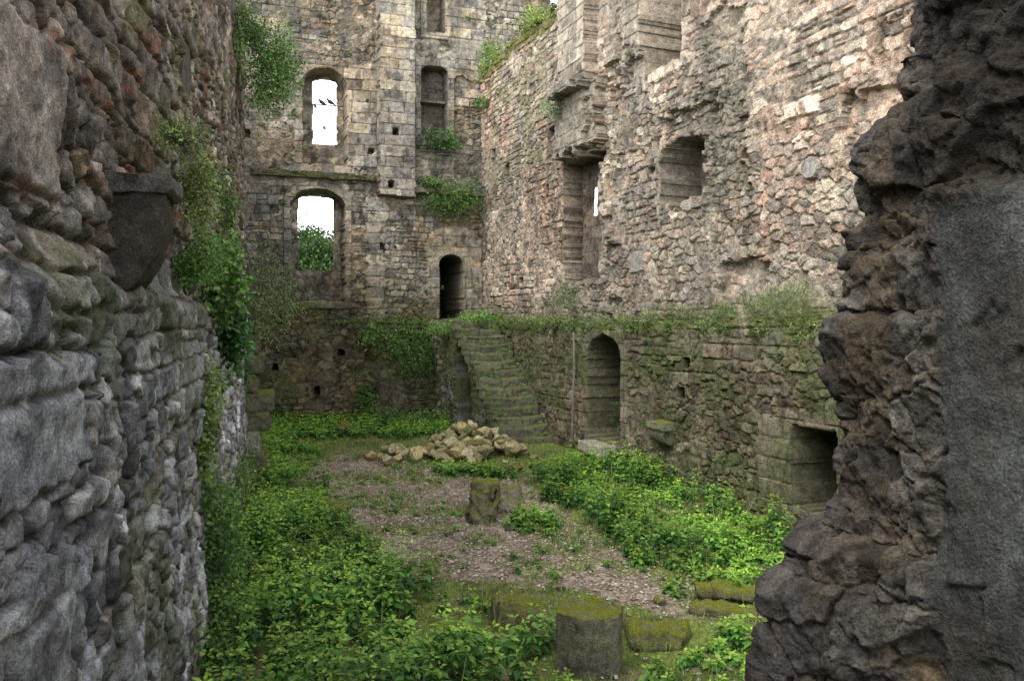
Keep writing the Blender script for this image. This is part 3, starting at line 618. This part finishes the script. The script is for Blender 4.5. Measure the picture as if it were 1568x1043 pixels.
for i in range(60):
    px,py=rng.uniform(390,735),rng.uniform(20,630); cpt=FW.p(px,py,.35 if py>495 else .02,.04); r=rng.uniform(.04,.13)
    shrub('',cpt,(r,.06,r*.8),int(50+60*rng.random()),.045,g2 if rng.random()<.6 else g1,sub=5,twigs=0,buf=pb)
for i in range(60):
    lo=rng.random()<.7; px=rng.uniform(770,1200); py=rng.uniform(505,760) if lo else rng.uniform(40,490)
    cpt=RW.p(px,py,LO if lo else .02,.04)
    if cpt[2]<.1 or cpt[2]>9: continue
    r=rng.uniform(.03,.10); shrub('',cpt,(r,.06,r*.8),int(40+50*rng.random()),.035,g2,sub=5,twigs=0,buf=pb)
for i in range(70):
    u=rng.uniform(0,ut-.1); q=RW.o+RW.t*u-RW.n*rng.uniform(-.05,.5); r=rng.uniform(.08,.2); shrub('',(q[0],q[1],10.0),(r,r,r*.6),100,.07,(.13,.17,.035),sub=5,twigs=0,buf=pb)
for i in range(150):
    u=rng.uniform(1,14.5); q=RW.o+RW.t*u+RW.n*rng.uniform(.35,.58); r=rng.uniform(.08,.25); shrub('',(q[0],q[1],2.68-.16*rng.random()),(r,r*.6,r*.6),110,.045,(.085,.12,.035),sub=6,twigs=0,buf=pb)
for i in range(40):
    u=rng.uniform(0,6.5); q=FW.o+FW.t*u+FW.n*rng.uniform(.2,.4); r=rng.uniform(.08,.2); shrub('',(q[0],q[1],2.66),(r,r*.6,r*.5),90,.045,(.09,.12,.035),sub=5,twigs=0,buf=pb)
for i in range(110):
    st_=rng.integers(0,14); l=rng.choice([.04,.95,rng.uniform(0,1)]); q=s0+tv*(st_*run+.2)+lat*l; r=rng.uniform(.04,.11); shrub('',(q[0],q[1],(st_+1)*rise+.02),(r,r,r*.6),50,.035,g1,sub=4,twigs=0,buf=pb)
pb.make('small_wall_plants',M_leaf)
# ================================================================= TREE beyond window
def tree(x,y,h):
    par=bpy.data.objects.new('broadleaf_tree',None); bpy.context.scene.collection.objects.link(par)
    bm=bmesh.new(); segs=[((x,y,0),(x+.2,y,h*.45),.3,.2)]
    for k in range(7):
        a=k*.9; segs.append(((x+.2,y,h*(.3+.02*k)),(x+math.cos(a)*h*.28,y+math.sin(a)*h*.28,h*(.6+.05*k)),.12,.03))
    for p0,p1,r0,r1 in segs:
        p0=Vector(p0);p1=Vector(p1);d_=(p1-p0); r=bmesh.ops.create_cone(bm,cap_ends=True,segments=9,radius1=r0,radius2=r1,depth=d_.length)
        q=d_.to_track_quat('Z','Y').to_matrix().to_4x4(); q.translation=(p0+p1)/2
        bmesh.ops.transform(bm,matrix=q,verts=r['verts'])
    bmesh.ops.triangulate(bm,faces=bm.faces); bm.verts.index_update(); co=np.array([v.co[:] for v in bm.verts]); fc=np.array([[v.index for v in f.verts] for f in bm.faces]); bm.free()
    make_mesh('trunk',co,fc,np.tile([.12,.1,.07],(len(co),1)),M_rock,True,par)
    b=Buf(); n=40000; sub=80; sc=rng.normal(size=(sub,3)); sc/=np.linalg.norm(sc,axis=1,keepdims=True); sc*=np.array([h*.3,h*.3,h*.26])*rng.random((sub,1))**.4
    idx=rng.integers(0,sub,n); P=sc[idx]+rng.normal(size=(n,3))*h*.045+np.array([x,y,h*.68]); D=rng.normal(size=(n,3)); N=rng.normal(size=(n,3))+np.array([0,0,1])
    b.add(P,D,N,rng.uniform(.12,.22,n),.06,np.array([.06,.12,.03])*(rng.uniform(.5,1.4,sub)[idx]*rng.uniform(.7,1.3,n))[:,None])
    o=b.make('crown',M_leaf); o.parent=par
tree(-9.5,37.5,7.0); tree(-15.5,44,6.2)
# ================================================================= PIGEONS on a bar
w=FW.box(479,124,514,221,-.3)
def bird(px,py,face,sc_=.72):
    c=FW.p(px,py,-.3); prof=[(-.20,-.02,.012),(-.13,.02,.025),(-.08,.05,.045),(-.03,.08,.060),(.02,.105,.060),(.05,.13,.045),(.065,.16,.033),(.08,.185,.034),(.10,.19,.022),(.115,.188,.008),(.135,.182,.003)]
    m=12; co=[];fc=[]
    for (a,z,r) in prof:
        for k in range(m):
            t=k*2*math.pi/m; co.append((a*face-r*math.sin(t)*.4*face,r*math.cos(t)*.9,z+r*math.sin(t)*.9))
    for i in range(len(prof)-1):
        for k in range(m): fc.append((i*m+k,i*m+(k+1)%m,(i+1)*m+(k+1)%m,(i+1)*m+k))
    make_mesh('pigeon',np.array(co)*sc_+c,np.array(fc),np.tile([.04,.04,.045],(len(co),1)),M_rock,True)
bird(492,161,-1,.85); bird(505,161,-1,.9)
c0=FW.o+FW.t*(w[0]-.2)+FW.n*-.3; c1=FW.o+FW.t*(w[1]+.2)+FW.n*-.3; zb=FW.p(500,161,-.3)[2]-.01
bm=bmesh.new(); r=bmesh.ops.create_cone(bm,cap_ends=True,segments=8,radius1=.014,radius2=.014,depth=float(np.hypot(*(c1-c0)))); dv=Vector((c1[0]-c0[0],c1[1]-c0[1],0)); q=dv.to_track_quat('Z','Y').to_matrix().to_4x4(); q.translation=Vector(((c0[0]+c1[0])/2,(c0[1]+c1[1])/2,zb)); bmesh.ops.transform(bm,matrix=q,verts=r['verts'])
bmesh.ops.triangulate(bm,faces=bm.faces); bm.verts.index_update(); co=np.array([v.co[:] for v in bm.verts]); fc=np.array([[v.index for v in f.verts] for f in bm.faces]); bm.free()
make_mesh('iron_bar',co,fc,np.tile([.05,.045,.04],(len(co),1)),M_rock)
# ================================================================= WORLD, SUN, CAMERA
sc=bpy.context.scene; w=bpy.data.worlds.new('World'); sc.world=w; w.use_nodes=True; nt=w.node_tree; nt.nodes.clear()
o=nt.nodes.new('ShaderNodeOutputWorld'); bg=nt.nodes.new('ShaderNodeBackground'); sk=nt.nodes.new('ShaderNodeTexSky'); sk.sky_type='NISHITA'; sk.sun_disc=False
sk.sun_elevation=math.radians(55); sk.sun_rotation=math.radians(230); hs=nt.nodes.new('ShaderNodeHueSaturation'); hs.inputs['Saturation'].default_value=.16; hs.inputs['Value'].default_value=4.4
nt.links.new(sk.outputs[0],hs.inputs['Color']); nt.links.new(hs.outputs[0],bg.inputs[0]); bg.inputs[1].default_value=.15; nt.links.new(bg.outputs[0],o.inputs[0])
sl=bpy.data.lights.new('sun','SUN'); sl.energy=1.5; sl.angle=math.radians(14); sl.color=(1,.95,.87); so=bpy.data.objects.new('sun',sl); sc.collection.objects.link(so)
so.rotation_euler=Vector((.55,.50,-1.0)).to_track_quat('-Z','Y').to_euler()
cm=bpy.data.cameras.new('camera'); co=bpy.data.objects.new('camera',cm); sc.collection.objects.link(co); co.location=(0,0,H); co.rotation_euler=(math.radians(90),0,0)
cm.sensor_width=36; cm.lens=28.0; cm.shift_y=-.020; cm.clip_start=.05; cm.clip_end=2000; sc.camera=co
sc.view_settings.view_transform='Standard'; sc.view_settings.look='None'; sc.view_settings.exposure=0
print('faces',sum(len(m.polygons) for m in bpy.data.meshes))
